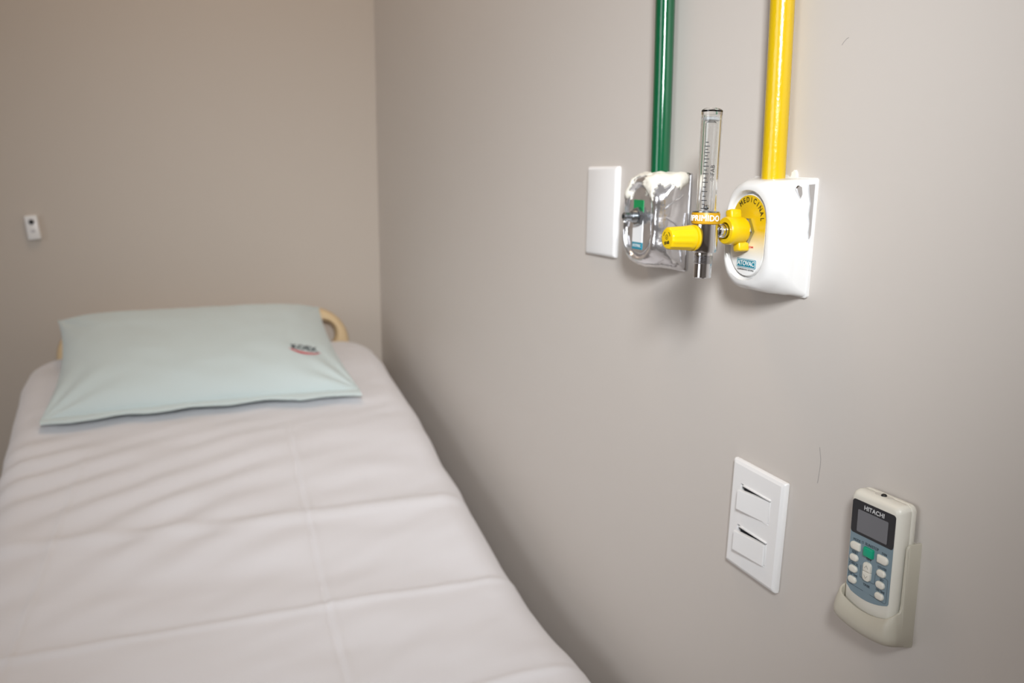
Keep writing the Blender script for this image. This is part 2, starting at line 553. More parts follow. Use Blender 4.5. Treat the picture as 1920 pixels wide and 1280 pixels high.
gs, gt = pgrid(NS), pgrid(NT)
top = [[bm.verts.new(pil(s, t, 1)) for s in gs] for t in gt]
bot = [[bm.verts.new(pil(s, t, -1)) for s in gs] for t in gt]
for G in (top, bot):
    for a, b in zip(G, G[1:]):
        for i in range(NS): bm.faces.new((a[i], a[i+1], b[i+1], b[i]))
bmesh.ops.remove_doubles(bm, verts=bm.verts, dist=2e-5)
def bridge(A, B):
    for i in range(len(A)-1):
        vs = []
        for v in (A[i], A[i+1], B[i+1], B[i]):
            if v.is_valid and v not in vs: vs.append(v)
        if len(vs) >= 3:
            try: bm.faces.new(vs)
            except ValueError: pass
pillow = obj('pillow', bm, M_PILLOW, smooth=70)
tag(pillow, 'pale blue-green pillow with small printed red and grey logo, lying at the bed head', 'pillow')
# open end flap along the front edge
bm = BM()
rows = []
for i in range(61):
    s = -0.99 + 1.98*i/60
    p = pil_mid(s, -1)
    wv = 0.004*math.sin(s*14)+0.003*noise.noise(Vector((s*7, 0, 2)))
    d = 0.017 + wv + (0.006 if s > 0.55 else 0)
    a = p + Vector((0, 0.010, 0.004))
    b = p + Vector((0, -d, -d*0.22))
    zb = bedz(b.y) + 0.0085
    b.z = max(b.z, zb)
    rows.append([a, a.lerp(b, .5) + Vector((0, 0, .0035)), b + Vector((0, 0, .0015)), b, a.lerp(b, .5), a - Vector((0, 0, .004))])
loft(bm, rows)
obj('pillowcase_hem', bm, M_PILLOW, pillow, smooth=70)
# small printed logo
def psurf(s, t, off=0.0012):
    return pil(s, t, 1) + Vector((0, -0.3, 0.95))*off
def on_pillow(co):
    # co in metres on a local tangent plane -> s, t
    return psurf(0.700 + co.x/0.31, -0.43 + co.y/0.20)
text('logo_lettering', 'KOEX', 0.027, 0, 0.002, 0, M_LOGO, pillow, bold=0.0010, sx=0.85, warp=on_pillow, ext=0.0)
bm = BM()
up, lo = [], []
for i in range(21):
    u = -1 + 2*i/20
    x = u*0.038
    y = -0.020 + 0.016*(u-0.1)**2 + 0.003*u
    wdt = 0.0062*(1-u*u)**0.6 * (1.2 - 0.4*u) + 0.0003
    up.append(bm.verts.new(on_pillow(Vector((x, y+wdt/2, 0)))))
    lo.append(bm.verts.new(on_pillow(Vector((x, y-wdt/2, 0)))))
for i in range(20):
    bm.faces.new((lo[i], lo[i+1], up[i+1], up[i]))
obj('logo_swoosh', bm, M_LOGOR, pillow, smooth=0)

# ------------------------------------------------------------------ small device on the back wall
dev = thing('call_button', 'small white rectangular device with round black button on the back wall', 'call button',
            Matrix(((1, 0, 0, -0.798), (0, 0, -1, YB), (0, 1, 0, -0.066), (0, 0, 0, 1))) @ Matrix.Rotation(R(5.5), 4, 'Z'))
bm = BM()
loft(bm, [rrect(.0128, .0275, .003, 0), rrect(.0128, .0275, .003, .010), rrect(.0120, .0266, .003, .0125), rrect(.0105, .025, .003, .0134)])
obj('casing', bm, M_PLATE, dev)
bm = BM()
lathe(bm, [(.0062, .0130), (.0060, .0146), (.0048, .0146), (.0045, .0139)], 24, Matrix.Translation((0, .0125, 0)))
obj('button_ring', bm, mat('grey_plastic', srgb(150, 148, 150), 0.4, var=.02), dev)
bm = BM()
lathe(bm, [(.0046, .0130), (.0045, .0150), (.0035, .0158), (.001, .0160)], 24, Matrix.Translation((0, .0125, 0)))
obj('button', bm, M_INK, dev)
bm = BM()
loft(bm, [rrect(.0042, .0034, .001, .0131, 0, -.008), rrect(.0040, .0032, .001, .0140, 0, -.008)])
obj('indicator', bm, mat('pale_grey_plastic', srgb(196, 194, 196), 0.4, var=.02), dev)

# ------------------------------------------------------------------ wall plates
def plate(parent, hw, hh, th):
    bm = BM()
    loft(bm, [rrect(hw-.0012, hh-.0012, .001, 0), rrect(hw-.0012, hh-.0012, .001, .0012), rrect(hw, hh, .0012, .0014), rrect(hw, hh, .0015, th*.55), rrect(hw-.0010, hh-.0010, .0018, th*.8), rrect(hw-.004, hh-.004, .002, th)])
    return obj('cover_plate', bm, M_PLATE, parent)
p = thing('blank_wall_plate', 'blank white rectangular wall plate left of the green pipe outlet', 'wall plate', wallframe(1.0025, -0.0150, R(-1.6)))
plate(p, .0400, .0580, .0072)

sw = thing('light_switch', 'white double light switch plate hung slightly crooked, left of the remote control', 'switch', wallframe(0.6665, -0.3248, R(-3.3)))
def plate_with_holes(parent, hw, hh, th, holes):
    """plate whose front face has rectangular openings"""
    bm = BM()
    loft(bm, [rrect(hw-.0012, hh-.0012, .001, 0), rrect(hw-.0012, hh-.0012, .001, .0012), rrect(hw, hh, .0012, .0014), rrect(hw, hh, .0015, th*.55), rrect(hw-.0010, hh-.0010, .0018, th*.8), rrect(hw-.004, hh-.004, .002, th)], True, False)
    # front face built from strips around the openings
    hx = holes[0][0]
    W_, H_ = hw-.004, hh-.004
    ys = sorted({-H_, H_} | {h[1]-h[2] for h in holes} | {h[1]+h[2] for h in holes})
    def quad(a, b, c, d):
        bm.faces.new([bm.verts.new((x, y, th)) for x, y in ((a, c), (b, c), (b, d), (a, d))])
    for c, d in zip(ys, ys[1:]):
        mid = (c+d)/2
        if any(abs(mid-h[1]) < h[2] for h in holes):
            quad(-W_, -hx, c, d); quad(hx, W_, c, d)
        else:
            quad(-W_, -hx, c, d); quad(-hx, hx, c, d); quad(hx, W_, c, d)
    for hx, hy, hz in holes:
        cs = [(-hx, hy-hz), (hx, hy-hz), (hx, hy+hz), (-hx, hy+hz)]
        for a, b in zip(cs, cs[1:]+cs[:1]):
            bm.faces.new([bm.verts.new(v) for v in ((a[0], a[1], th), (b[0], b[1], th), (b[0], b[1], th-.005), (a[0], a[1], th-.005))])
    bmesh.ops.remove_doubles(bm, verts=bm.verts, dist=1e-6)
    return obj('cover_plate', bm, M_PLATE, parent, smooth=30)
HO = [(.0236, .0215, .0138), (.0236, -.0235, .0138)]
plate_with_holes(sw, .0400, .0580, .0076, HO)
for k, (hx, hy, hz) in enumerate(HO):
    # insert with a raised lip, then the tilted rocker whose left end stands out
    bm = BM()
    box(bm, -hx, hx, hy-hz, hy+hz, .0026, .0030)
    md_ = obj('switch_well', bm, M_DARK, sw, smooth=0)
    bm = BM()
    # the insert's rim is thin above and below the rocker
    box(bm, -hx+.005, hx, hy+hz-.0016, hy+hz, .003, .0092, .0004)
    box(bm, -hx, hx, hy-hz, hy-hz+.0016, .003, .0080, .0004)
    box(bm, hx-.0012, hx, hy-hz+.0026, hy+hz-.0026, .003, .0080, .0003)
    box(bm, -hx, -hx+.0010, hy-hz+.0026, hy+hz-.0026, .003, .0078, .0003)
    obj('switch_insert', bm, M_PLATE, sw)
    bm = BM()
    a, b = -hx+.0026, hx-.0014
    zl, zr = (.0138, .0078) if k == 0 else (.0140, .0098)
    P8 = []
    for (u, zc, tl) in ((0, zl, .0052), (1, zr, .0030 if k == 0 else .0036)):
        x = a + (b-a)*u
        ytop, ybot = hy+hz-tl, hy-hz+.0012
        P8.append([(x, ybot, zc-.0045), (x, ytop, zc-.0045), (x, ytop, zc), (x, ybot, zc)])
    loft(bm, P8)
    bmesh.ops.bevel(bm, geom=list(bm.edges), offset=.0005, segments=2, affect='EDGES')
    obj('rocker', bm, M_PLATE, sw)

# ------------------------------------------------------------------ pipes
def pipe(name, y, xo, rad, z0, material, label):
    root = thing(name, label, 'pipe', Matrix.Translation((-xo, y, z0)))
    bm = BM()
    n = 60
    rows = []
    for j in range(n+1):
        z = (CEIL-z0)*j/n
        dx = 0.0006*noise.noise(Vector((z*5, y, 0)))
        rows.append([p + Vector((dx, 0, 0)) for p in circ(rad, z, 32)])
    loft(bm, rows)
    obj('pipe_tube', bm, material, root)
    return root
gp = pipe('green_pipe', 0.8520, 0.0125, 0.0108, 0.020, M_GREENP, 'green painted metal pipe running down the wall to the chrome outlet')
yp = pipe('yellow_pipe', 0.6560, 0.0130, 0.0110, 0.014, M_YELP, 'yellow painted metal pipe running down the wall to the white outlet')

# ------------------------------------------------------------------ outlet boxes
def outlet_loops(px):
    K = 12
    prof = [(.003, .0462, .0535, .004), (.008, .0458, .0532, .007), (.016, .0451, .0528, .013), (.024, .0443, .0522, .020), (.031, .0430, .0512, .027),
            (.0365, .0410, .0494, .029), (.0395, .0384, .0470, .030), (.0412, .0355, .0445, .030), (.0415, .0325, .0430, .029)]
    out = [rrect(hw-.0040, hh, min(r, .0275), z, .0040, 0, K) for z, hw, hh, r in prof[:-1]]
    # groove around the raised arch-shaped face panel
    prof = [(.0408, .0292, .0420, .0285), (.0385, .0278, .0408, .0275), (.0355, .0268, .0400, .0266), (.0342, .0260, .0394, .0258), (.0345, .0253, .0388, .0251), (.0365, .0249, .0384, .0247), (.0376, .0244, .0379, .0242), (.0378, .0235, .0372, .0234), (.0378, .0215, .0365, .0214), (.0378, .004, .018, .0039)]
    return out + [rrect(hw, hh, r, z, px, 0, K) for z, hw, hh, r in prof]
PXC = .0020
def outlet_body(bump_amp, seed):
    bm = BM()
    loft(bm, outlet_loops(PXC))
    if bump_amp:
        bmesh.ops.subdivide_edges(bm, edges=[e for e in bm.edges if e.calc_length() > .009], cuts=5, use_grid_fill=True)
        bm.normal_update()
        for v in bm.verts:
            c = v.co
            if c.z > 0.004 and not (abs(c.x-PXC) < .0240 and abs(c.y) < .040 and c.z > .033):
                k = bump_amp*(noise.noise(Vector((c.x*55+seed, c.y*45, c.z*55)))*0.7 + noise.noise(Vector((c.x*150, c.y*120+seed, c.z*150)))*0.35)
                v.co = c + v.normal*k
    return bm
def backing(root, material):
    bm = BM()
    loft(bm, [rrect(.0435, .0545, .003, 0, .0040), rrect(.0435, .0545, .003, .0026, .0040), rrect(.0428, .0538, .003, .0032, .0040)])
    return obj('backing_plate', bm, material, root)

# --- white compressed-air outlet
WO_Y, WO_Z = 0.6595, -0.0325
wo = thing('air_outlet', 'white painted wall gas outlet below the yellow pipe with yellow AR MEDICINAL label', 'gas outlet', wallframe(WO_Y, WO_Z, R(-2.4)))
backing(wo, M_WHITEP)
obj('outlet_cover', outlet_body(.0009, 3.0), M_WHITEP, wo, smooth=50)
# worn places on the side facing the room door where paint has chipped off the metal
def side_pt(y, z, off=.0004):
    hwz = [(.003, .0462), (.008, .0458), (.016, .0451), (.024, .0443), (.031, .0430), (.0365, .0410)]
    for (a, b), (c, d) in zip(hwz, hwz[1:]):
        if z <= c: return Vector((b+(d-b)*(z-a)/(c-a)+off, y, z))
    return Vector((.0410+off, y, z))
for poly in ([(.045, .0225), (.0475, .0205), (.046, .0175), (.040, .0165), (.0365, .0180), (.039, .0200)],
             [(.0485, .0105), (.0490, .004), (.020, .004), (.004, .004), (.000, .0052), (.006, .0066), (.014, .0062), (.022, .0078), (.032, .0070), (.041, .0092)]):
    bm = BM()
    bm.faces.new([bm.verts.new(side_pt(y, z, .0014)) for y, z in poly])
    r_ = bmesh.ops.extrude_face_region(bm, geom=list(bm.faces))
    for v in [g for g in r_['geom'] if isinstance(g, bmesh.types.BMVert)]: v.co.x -= .0022
    o = obj('paint_chip', bm, M_CHROME, wo, smooth=0)
# sticker on the recessed face
bm = BM()
prism(bm, [(q_.x, q_.y) for q_ in rrect(.0240, .0375, .0239, 0, PXC, 0, 12)], .0356, .0362)
stk = obj('face_label', bm, M_STICKER, wo, smooth=0)
TXT = .0363
def arc_text(name, s, cx, cy, rad, a0, da, size, material, parent, bold, z):
    bmx = BM()
    for i, ch in enumerate(s):
        if ch == ' ': continue
        a = a0 - i*da
        b1 = text_bm(ch, size, bold, .00008)
        M = Matrix.Translation((cx, cy, z)) @ Matrix.Rotation(a-PI/2, 4, 'Z') @ Matrix.Translation((0, rad, 0)) @ Matrix.Diagonal((.88, 1, 1, 1))
        for v in b1.verts: v.co = M @ v.co
        me = bpy.data.meshes.new('tmp')
        b1.to_mesh(me); b1.free()
        bmx.from_mesh(me)
        bpy.data.meshes.remove(me)
    return obj(name, bmx, material, parent, smooth=0)
arc_text('lettering', 'AR MEDICINAL', PXC, .0140, .0192, R(176), R(15.4), .0068, M_INKB, stk, .00010, TXT)
bm = BM()
loft(bm, [rrect(.0140, .0042, .0015, .0361, .0030, -.0262), rrect(.0140, .0042, .0015, .0365, .0030, -.0262)])
lg = obj('maker_badge', bm, M_TEAL, stk, smooth=0)
bm = BM()
outl = rrect(.0132, .0035, .0012, 0, .0030, -.0262, 4)
strip(bm, [Vector((a.x, a.y)) for a in outl + outl[:1]], .0004, .0365, .0367)
obj('badge_outline', bm, M_WHITEINK, stk, smooth=0)
text('badge_lettering', 'ATOVAC', .0062, .0030, -.0262, .0367, M_WHITEINK, stk, bold=.00004, sx=.98)
text('small_print', 'EQUIPAMENTOS E SISTEMAS', .0021, .0025, -.0322, TXT, M_INK, stk, sx=.90)
text('red_print', 'AR COMP.', .0024, 0.0070, -.0105, TXT, M_RED, stk, sx=.9, bold=.00004)
# hexagonal nut of the outlet
bm = BM()
loft(bm, [circ(.0128, .0359, 6), circ(.0135, .0364, 6), circ(.0135, .0394, 6), circ(.0122, .0402, 6)])
NUTX, NUTY = -.0017, .0043
for v in bm.verts: v.co += Vector((NUTX, NUTY, 0))
obj('hex_nut', bm, M_STEEL, wo, smooth=20)
# ragged filler where the pipe enters the wall box
for cx_, w_, h_ in ((-.0150, .0045, .0095), (.0160, .0045, .0105), (.0005, .014, .0065)):
    bm = BM()
    pts = []
    for i in range(14):
        a = PI*i/13
        pts.append((cx_ + w_*math.cos(a)*(1+.2*noise.noise(Vector((i, cx_*900, 0)))), .050 + h_*math.sin(a)*(1+.35*noise.noise(Vector((i*1.3, 5, cx_*700))))))
    prism(bm, pts, 0, .0022, .0006)
    obj('filler_patch', bm, M_WALLB if False else mat('filler', srgb(228, 226, 222), .6, bump=.3, bscale=200), wo)

# --- chrome oxygen outlet
CO_Y, CO_Z = 0.8540, -0.0235
co = thing('oxygen_outlet', 'chrome wall gas outlet below the green pipe, smeared with dried cream paint', 'gas outlet', wallframe(CO_Y, CO_Z, R(-1.8)))
backing(co, M_CHROME)
obj('outlet_cover', outlet_body(.0032, 11.0), M_CHROME_W, co, smooth=60)
# dried paint over the top of the box
bm = outlet_body(.0032, 11.0)
bmesh.ops.subdivide_edges(bm, edges=[e for e in bm.edges if e.calc_length() > .004 and max(v.co.y for v in e.verts) > .02], cuts=2, use_grid_fill=True)
bm.normal_update()
kill = []
for f in bm.faces:
    c = f.calc_center_median()
    thr = .0405 + .006*noise.noise(Vector((c.x*110, c.z*90, 2))) - (0.016 if -.034 < c.x < -.017 and c.z > .02 else 0) - (.014 if .014 < c.x < .034 and c.z > .035 else 0)
    hole = (-.014 < c.x < .012 and c.z > .034)
    if c.y < thr or c.z < .004 or hole: kill.append(f)
bmesh.ops.delete(bm, geom=kill, context='FACES')
for v in bm.verts:
    v.co += v.normal*(.0013 + .0016*max(-.5, noise.noise(v.co*170)))
sm = obj('paint_smear', bm, M_SMEAR, co, smooth=60)
md = sm.modifiers.new('thickness', 'SOLIDIFY'); md.thickness = .0010; md.offset = -1
# label
bm = BM(); prism(bm, [(-.0115, .004), (.0095, .004), (.0095, .0235), (-.0115, .0235)], .0356, .0364)
lb = obj('green_label', bm, M_GREENPRINT, co, smooth=0); lb['label'] = 'green upper part of the face label'
bm = BM(); prism(bm, [(-.0115, -.0245), (.0095, -.0245), (.0095, .004), (-.0115, .004)], .0356, .0364)
obj('white_label', bm, M_LABELW, co, smooth=0)
bm = BM(); prism(bm, [(-.0115, -.0325), (.0095, -.0325), (.0095, -.0245), (-.0115, -.0245)], .0356, .0364)
tl = obj('maker_badge', bm, M_TEAL, co, smooth=0)
text('badge_lettering', 'ATOVAC', .0052, -.0010, -.0285, .0366, M_WHITEINK, co, sx=.86)
# threaded connector
CN = (.0015, .0050)
def at_n(x, y): return Matrix.Translation((x, y, 0))
bm = BM()
loft(bm, [circ(.0102, .0359, 6, ph=.2), circ(.0112, .0365, 6, ph=.2), circ(.0112, .0405, 6, ph=.2), circ(.0102, .0413, 6, ph=.2)])
for v in bm.verts: v.co += Vector((*CN, 0))
obj('hex_nut', bm, M_STEEL, co, smooth=20)
bm = BM()
prof = [(.0075, .0340)]
for k in range(5):
    z = .0345 + k*.0013
    prof += [(.0062, z), (.0068, z+.00065)]
prof += [(.0060, .0412), (.0048, .0418), (.0045, .0475), (.0048, .0480), (.0048, .0500), (.0036, .0512), (.0022, .0512), (.0020, .0480)]
lathe(bm, [(r_, z_+.0060) for r_, z_ in prof], 28, at_n(*CN))
obj('connector', bm, M_STEEL, co, smooth=35)
# creased protective film ridges on the near side
for k, pts in enumerate(([(.0455, .030, .010), (.0450, .024, .020), (.0434, .016, .030)], [(.0457, -.006, .012), (.0450, .001, .020), (.0434, .006, .030)],
              [(.0460, -.03, .008), (.0450, -.024, .02), (.0428, -.018, .032)], [(.0462, .010, .006), (.0458, -.020, .009), (.0459, -.044, .008)])):
    bm = BM()
    P = [Vector(p_) for p_ in pts]
    fine = [P[0].lerp(P[1], t_/5) for t_ in range(5)] + [P[1].lerp(P[2], t_/5) for t_ in range(6)]
    tube(bm, [p_ + Vector((.0002, .0012*noise.noise(p_*200), 0)) for p_ in fine], .0011, 8)
    obj('film_crease', bm, M_CHROME_W, co, smooth=80)

# labels, nuts and connector sit on the raised panel
for root_ in (wo, co):
    for ch in root_.children:
        if ch.name.split('.')[0] in ('face_label', 'hex_nut', 'green_label', 'white_label', 'maker_badge', 'badge_lettering', 'connector'):
            ch.location.z += .0020

# ------------------------------------------------------------------ flowmeter (screwed onto the air outlet)
FY = WO_Y - NUTX            # world y of its axis line
fm = thing('flowmeter', 'chrome and yellow medical flowmeter with clear graduated tube plugged into the white outlet', 'flowmeter', wallframe(.6612, -.0280))
N0 = .0838                                  # distance of the body axis from the wall
TILT = Matrix.Translation((0, 0, N0)) @ Matrix.Rotation(R(-90), 4, 'X') @ Matrix.Identity(4)
# local: x right, y up, z out. the body axis is y, leaning a little towards the wall at the top
LEAN = Matrix.Translation((0, 0, N0)) @ Matrix.Rotation(R(-1.5), 4, 'X')
def vert(y0):   # z of the lathe -> local y
    return LEAN @ Matrix.Translation((0, y0, 0)) @ Matrix(((1, 0, 0, 0), (0, 0, 1, 0), (0, -1, 0, 0), (0, 0, 0, 1)))
# wing nut around the spigot
bm = BM()
Z0, Z1 = .0405, .0618
lathe(bm, [(.0108, Z0), (.0122, Z0+.0012), (.0130, Z0+.004), (.0132, Z1-.006), (.0128, Z1-.0015), (.0118, Z1), (.0078, Z1), (.0074, Z1-.003), (.0074, Z1-.012)], 40)
ang = R(10)
for sg in (1, -1):
    vs = box(bm, -.0050, .0050, .010, .0198, .0412, .0535, .0022, 3)
    Mw = Matrix.Rotation(ang + (0 if sg > 0 else PI), 4, 'Z')
    if sg < 0:
        Mw = Matrix.Translation((0, 0, -.003)) @ Mw
    else:
        Mw = Matrix.Translation((0, 0, .003)) @ Mw
    for v in vs: v.co = Mw @ v.co
obj('wing_nut', bm, M_YEL, fm)
bm = BM()
lathe(bm, [(.0035, .042), (.0060, .044), (.0060, .0603), (.0066, .0608), (.0066, .0640), (.0056, .0646), (.0056, .0668), (.0064, .0674), (.0064, .0700), (.0045, .0718), (.0045, .0786)], 28)
obj('spigot', bm, M_CHROME, fm, smooth=30)
# chrome body with threaded outlet
BT, BB = .0165, -.0185                        # top and bottom of the body, local y
bm = BM()
RB = .0120
prof = [(RB-.0008, .0068), (RB, .0060), (RB, -.0170), (.0108, -.0195), (.0086, -.0200), (.0086, -.0222)]
for k in range(6):
    z = -.0228 - k*.00125
    prof += [(.0082, z+.0003), (.0092, z-.0003), (.0082, z-.0009)]
prof += [(.0082, -.0312), (.0083, -.0425), (.0076, -.0432), (.0050, -.0432), (.0050, -.030)]
prof = [(r_, z_) for r_, z_ in prof]
lathe(bm, prof, 48, vert(0))
obj('flowmeter_body', bm, M_CHROME, fm, smooth=30)
# yellow band with its lettering
bm = BM()
lathe(bm, [(.0118, .0062), (.0128, .0066), (.0129, .0070), (.0129, .0160), (.0127, .0165), (.0105, .0168), (.0090, .0168)], 56, vert(0))
obj('colour_band', bm, M_YELBAND, fm, smooth=30)
bm = BM()
lathe(bm, [(.0095, .0166), (.0124, .0168), (.0124, .0176), (.0118, .0180), (.0098, .0182), (.0098, .0172)], 48, vert(0))
obj('tube_ring', bm, M_STEEL, fm, smooth=30)
view = Vector((-.665, 0, .555-.0812)).normalized()      # placeholder, replaced below
# camera-facing azimuth on the body: direction from the body towards where one stands in the room
vd = Vector((0.665, 0, .474)).normalized()
VA = math.atan2(vd.x, vd.z)      # angle from local z towards +x
def wrap(rad, yc, a_off=0.0):
    def f(co):
        a = VA + a_off + co.x/rad
        rr = rad + co.z
        return LEAN @ Vector((rr*math.sin(a), yc + co.y, rr*math.cos(a)))
    return f
text('band_lettering', 'COMPRIMIDO', .0074, 0, 0, .0002, M_WHITEINK, fm, bold=.00016, sx=.95, spacing=1.03, warp=wrap(.0129, .0114, R(-36)), ext=.0001)
# clear tube
bm = BM()
TT = .1085
lathe(bm, [(.0093, .0172), (.0094, .1060), (.0095, .1075), (.0085, TT), (.0060, TT+.0012), (.0010, TT+.0016)], 40, vert(0), cap0=True)
obj('outer_tube', bm, M_GLASS, fm, smooth=30)
bm = BM()
lathe(bm, [(.0078, .0176), (.0078, .1035)], 40, vert(0))
bmesh.ops.reverse_faces(bm, faces=bm.faces)
me_in = obj('tube_bore', bm, None, None)
# merge the bore as an inner surface of the outer tube so that it is hollow
outer_o = bpy.data.objects['outer_tube']
bmo = BM(); bmo.from_mesh(outer_o.data)
bi = BM(); bi.from_mesh(me_in.data); bmesh.ops.recalc_face_normals(bi, faces=bi.faces); bmesh.ops.reverse_faces(bi, faces=bi.faces)
tmp = bpy.data.meshes.new('x'); bi.to_mesh(tmp); bmo.from_mesh(tmp); bmo.to_mesh(outer_o.data); bmo.free(); bi.free()
bpy.data.objects.remove(me_in)
outer_o.data.polygons.foreach_set('use_smooth', [True]*len(outer_o.data.polygons))
outer_o.data.set_sharp_from_angle(angle=R(30))
bm = BM()
lathe(bm, [(.0048, .0180), (.0062, .0960), (.0060, .0985), (.0030, .0990), (.0030, .0980), (.0050, .0965), (.0038, .0190)], 32, vert(0))
obj('inner_tube', bm, M_FROST, fm, smooth=40)
bm = BM()
lathe(bm, [(.0060, .0985), (.0078, .0990), (.0078, .1010), (.0065, .1020), (.0030, .1022)], 32, vert(0))
obj('tube_stopper', bm, mat('clear_white_plastic', srgb(225, 228, 230), .2, var=.02), fm, smooth=40)
bm = BM()
lathe(bm, [(.0005, .0192), (.0022, .0200), (.0026, .0215), (.0022, .0232), (.0005, .0240)], 16, vert(0))
obj('float_ball', bm, M_CHROME, fm, smooth=60)
# graduations on the tube wall
ticks = [.0203, .0240, .0275, .0312, .0355, .0395, .0437, .0475, .0512, .0546, .0580, .0612, .0643, .0672, .0700, .0727, .0756, .0790]
bm = BM()
for i, y in enumerate(ticks):
    big = i % 2 == 0
    a0, a1 = VA + R(-30), VA + (R(0) if big else R(-8))
    if not big: a0 += R(6)
    n_ = 8
    h_ = .00038
    for s_ in range(n_):
        aa, ab = a0+(a1-a0)*s_/n_, a0+(a1-a0)*(s_+1)/n_
        q4 = [LEAN @ Vector((.0097*math.sin(a_), y_, .0097*math.cos(a_))) for a_, y_ in ((aa, y-h_), (ab, y-h_), (ab, y+h_), (aa, y+h_))]
        bm.faces.new([bm.verts.new(c_) for c_ in q4])
obj('graduations', bm, M_INK, fm, smooth=0)['kind'] = 'stuff'
text('tube_lettering', 'IFAB', .0052, 0, 0, 0, M_INK, fm, rot=0, warp=lambda co: wrap(.0096, .0530, R(22))(Vector((-co.y, co.x+.001, co.z))), bold=.00002, ext=.00003)
bm = BM()
cc = wrap(.0096, .0465, R(22))
pts = [Vector((.0016*math.cos(a_), .0016*math.sin(a_))) for a_ in [2*PI*k/16 for k in range(17)]]
for a_, b_ in zip(pts, pts[1:]):
    bm.faces.new([bm.verts.new(cc(Vector((q_.x*k_, q_.y*k_, 0)))) for q_, k_ in ((a_, .85), (b_, .85), (b_, 1.05), (a_, 1.05))])
bm.faces.new([bm.verts.new(cc(Vector((x_, y_, 0)))) for x_, y_ in ((-.0009, -.0002), (.0009, -.0002), (.0009, .0002), (-.0009, .0002))])
obj('tube_emblem', bm, M_INK, fm, smooth=0)
# yellow control knob on the front
bm = BM()
KZ = N0 + .0112
KY = -.0062
kn = 48
loops = []
for r_, z_, amp in ((.0060, KZ-.003, 0), (.0060, KZ, 0), (.0118, KZ+.0002, 0), (.0120, KZ+.0010, 0), (.0119, KZ+.0024, 0), (.0104, KZ+.0028, 0), (.0104, KZ+.0038, 0),
                    (.0117, KZ+.0042, 0), (.0118, KZ+.0052, 0), (.0116, KZ+.0075, .0003), (.0113, KZ+.0095, .0007), (.0104, KZ+.0270, .0007), (.0100, KZ+.0285, .0005), (.0090, KZ+.0294, 0), (.0078, KZ+.0296, 0)):
    lp = []
    for i in range(kn):
        a_ = 2*PI*i/kn
        rr = r_ - amp*(0.5+0.5*math.cos(a_*12))
        lp.append(Vector((rr*math.cos(a_), KY + rr*math.sin(a_), z_)))
    loops.append(lp)
loft(bm, loops)
kb = obj('control_knob', bm, M_YEL, fm, smooth=40)
KF = KZ + .0298
text('knob_lettering', 'IFAB', .0040, 0.0005, KY-.0040, KF, M_INK, kb, rot=R(10), bold=.00004)
bm = BM()
for rad_ in (.0022,):
    for a_, b_ in zip(range(16), range(1, 17)):
        pa = [2*PI*a_/16, 2*PI*b_/16]
        bm.faces.new([bm.verts.new((k_*math.cos(t_), KY+.0012+k_*math.sin(t_), KF)) for t_, k_ in ((pa[0], rad_*.8), (pa[1], rad_*.8), (pa[1], rad_), (pa[0], rad_))])
strip(bm, [Vector((-.0004, KY+.0004)), Vector((.0004, KY+.0020))], .0005, KF-.0001, KF+.0001)
# curved arrows either side
for sg in (1, -1):
    arc = [Vector((sg*.0052*math.cos(t_), KY+.0012+.0052*math.sin(t_))) for t_ in [R(10+6*k) for k in range(9)]]
    strip(bm, arc, .0005, KF-.0001, KF+.0001)
obj('knob_emblem', bm, M_INK, kb, smooth=0)

# ------------------------------------------------------------------ remote control and its wall holder
RC_Y, RC_Z = .4995, -.290
hd = thing('remote_holder', 'ivory plastic wall holder carrying the remote control', 'holder', wallframe(RC_Y, RC_Z, R(-0.8)))
bm = BM()
box(bm, -.0268, .0300, -.0700, .0180, 0, .0022, .0006)
obj('back_panel', bm, M_IVORYD, hd)
# U-shaped wall around the remote: tall low flanges at the sides, dished pocket rim in front
path = []
UO, NF, RC_ = .0300, .0265, .0068
for n_ in (0, .004, .008, .0115, .0130, .0138, .0143, .0146, .0150, .0156, .0164, NF-RC_): path.append((UO, n_))
for k in range(1, 9):
    a_ = PI/2*k/8
    path.append((UO-RC_+RC_*math.cos(a_), NF-RC_+RC_*math.sin(a_)))
for k in range(1, 12): path.append((UO-RC_-(UO-RC_)*k/11, NF))
path = path + [(-u, n_) for u, n_ in reversed(path[:-1])]
bm = BM()
rows = []
for i, (u, n_) in enumerate(path):
    p0 = Vector(path[max(i-1, 0)]); p1 = Vector(path[min(i+1, len(path)-1)])
    d = (p1-p0).normalized()
    inw = Vector((-d.y, d.x))
    if abs(u) >= UO-1e-6 or n_ < NF-RC_+1e-6:
        if n_ <= .0115: vt = .0195
        elif n_ <= .0146: vt = .0195 - .0030*((n_-.0115)/.0031)**3
        else: vt = [-.0310, -.0350, -.0372, -.0385][min(3, [.0150, .0156, .0164, NF-RC_].index(n_))]
    else:
        c = 1 - (u/UO)**2
        vt = -.0388 - .0100*c**.75 - .0012*(-u/UO if False else 0)
    c = 1-(u/UO)**2
    vb = -.0640 - .0040*c
    front = min(1, n_/NF)
    vbk = -.0700
    q = Vector((u, n_))
    def P(off, v): 
        w_ = q + inw*off
        return Vector((w_.x, v, max(w_.y, 0)))
    bul = -.0040*front*(1 if n_ > .010 else n_/.010)
    rows.append([P(.0022, -.062), P(.0022, vt-.0002), P(.0016, vt+.0004), P(.0006, vt+.0004), P(0, vt-.0004), P(bul*.6, min(vt-.004, -.048)), P(bul, -.056), P(bul*.9, vb+.004*front+(vbk-vb)*(1-front)*.8), P(.0010, vb-.001+(vbk-vb)*(1-front)),
                 Vector((u*.75, vbk+.0005, n_*.55)), Vector((u*.75, vbk+.0045, n_*.55))])
loft(bm, rows, False, False, closed=True)
obj('pocket', bm, M_IVORYD, hd, smooth=50)

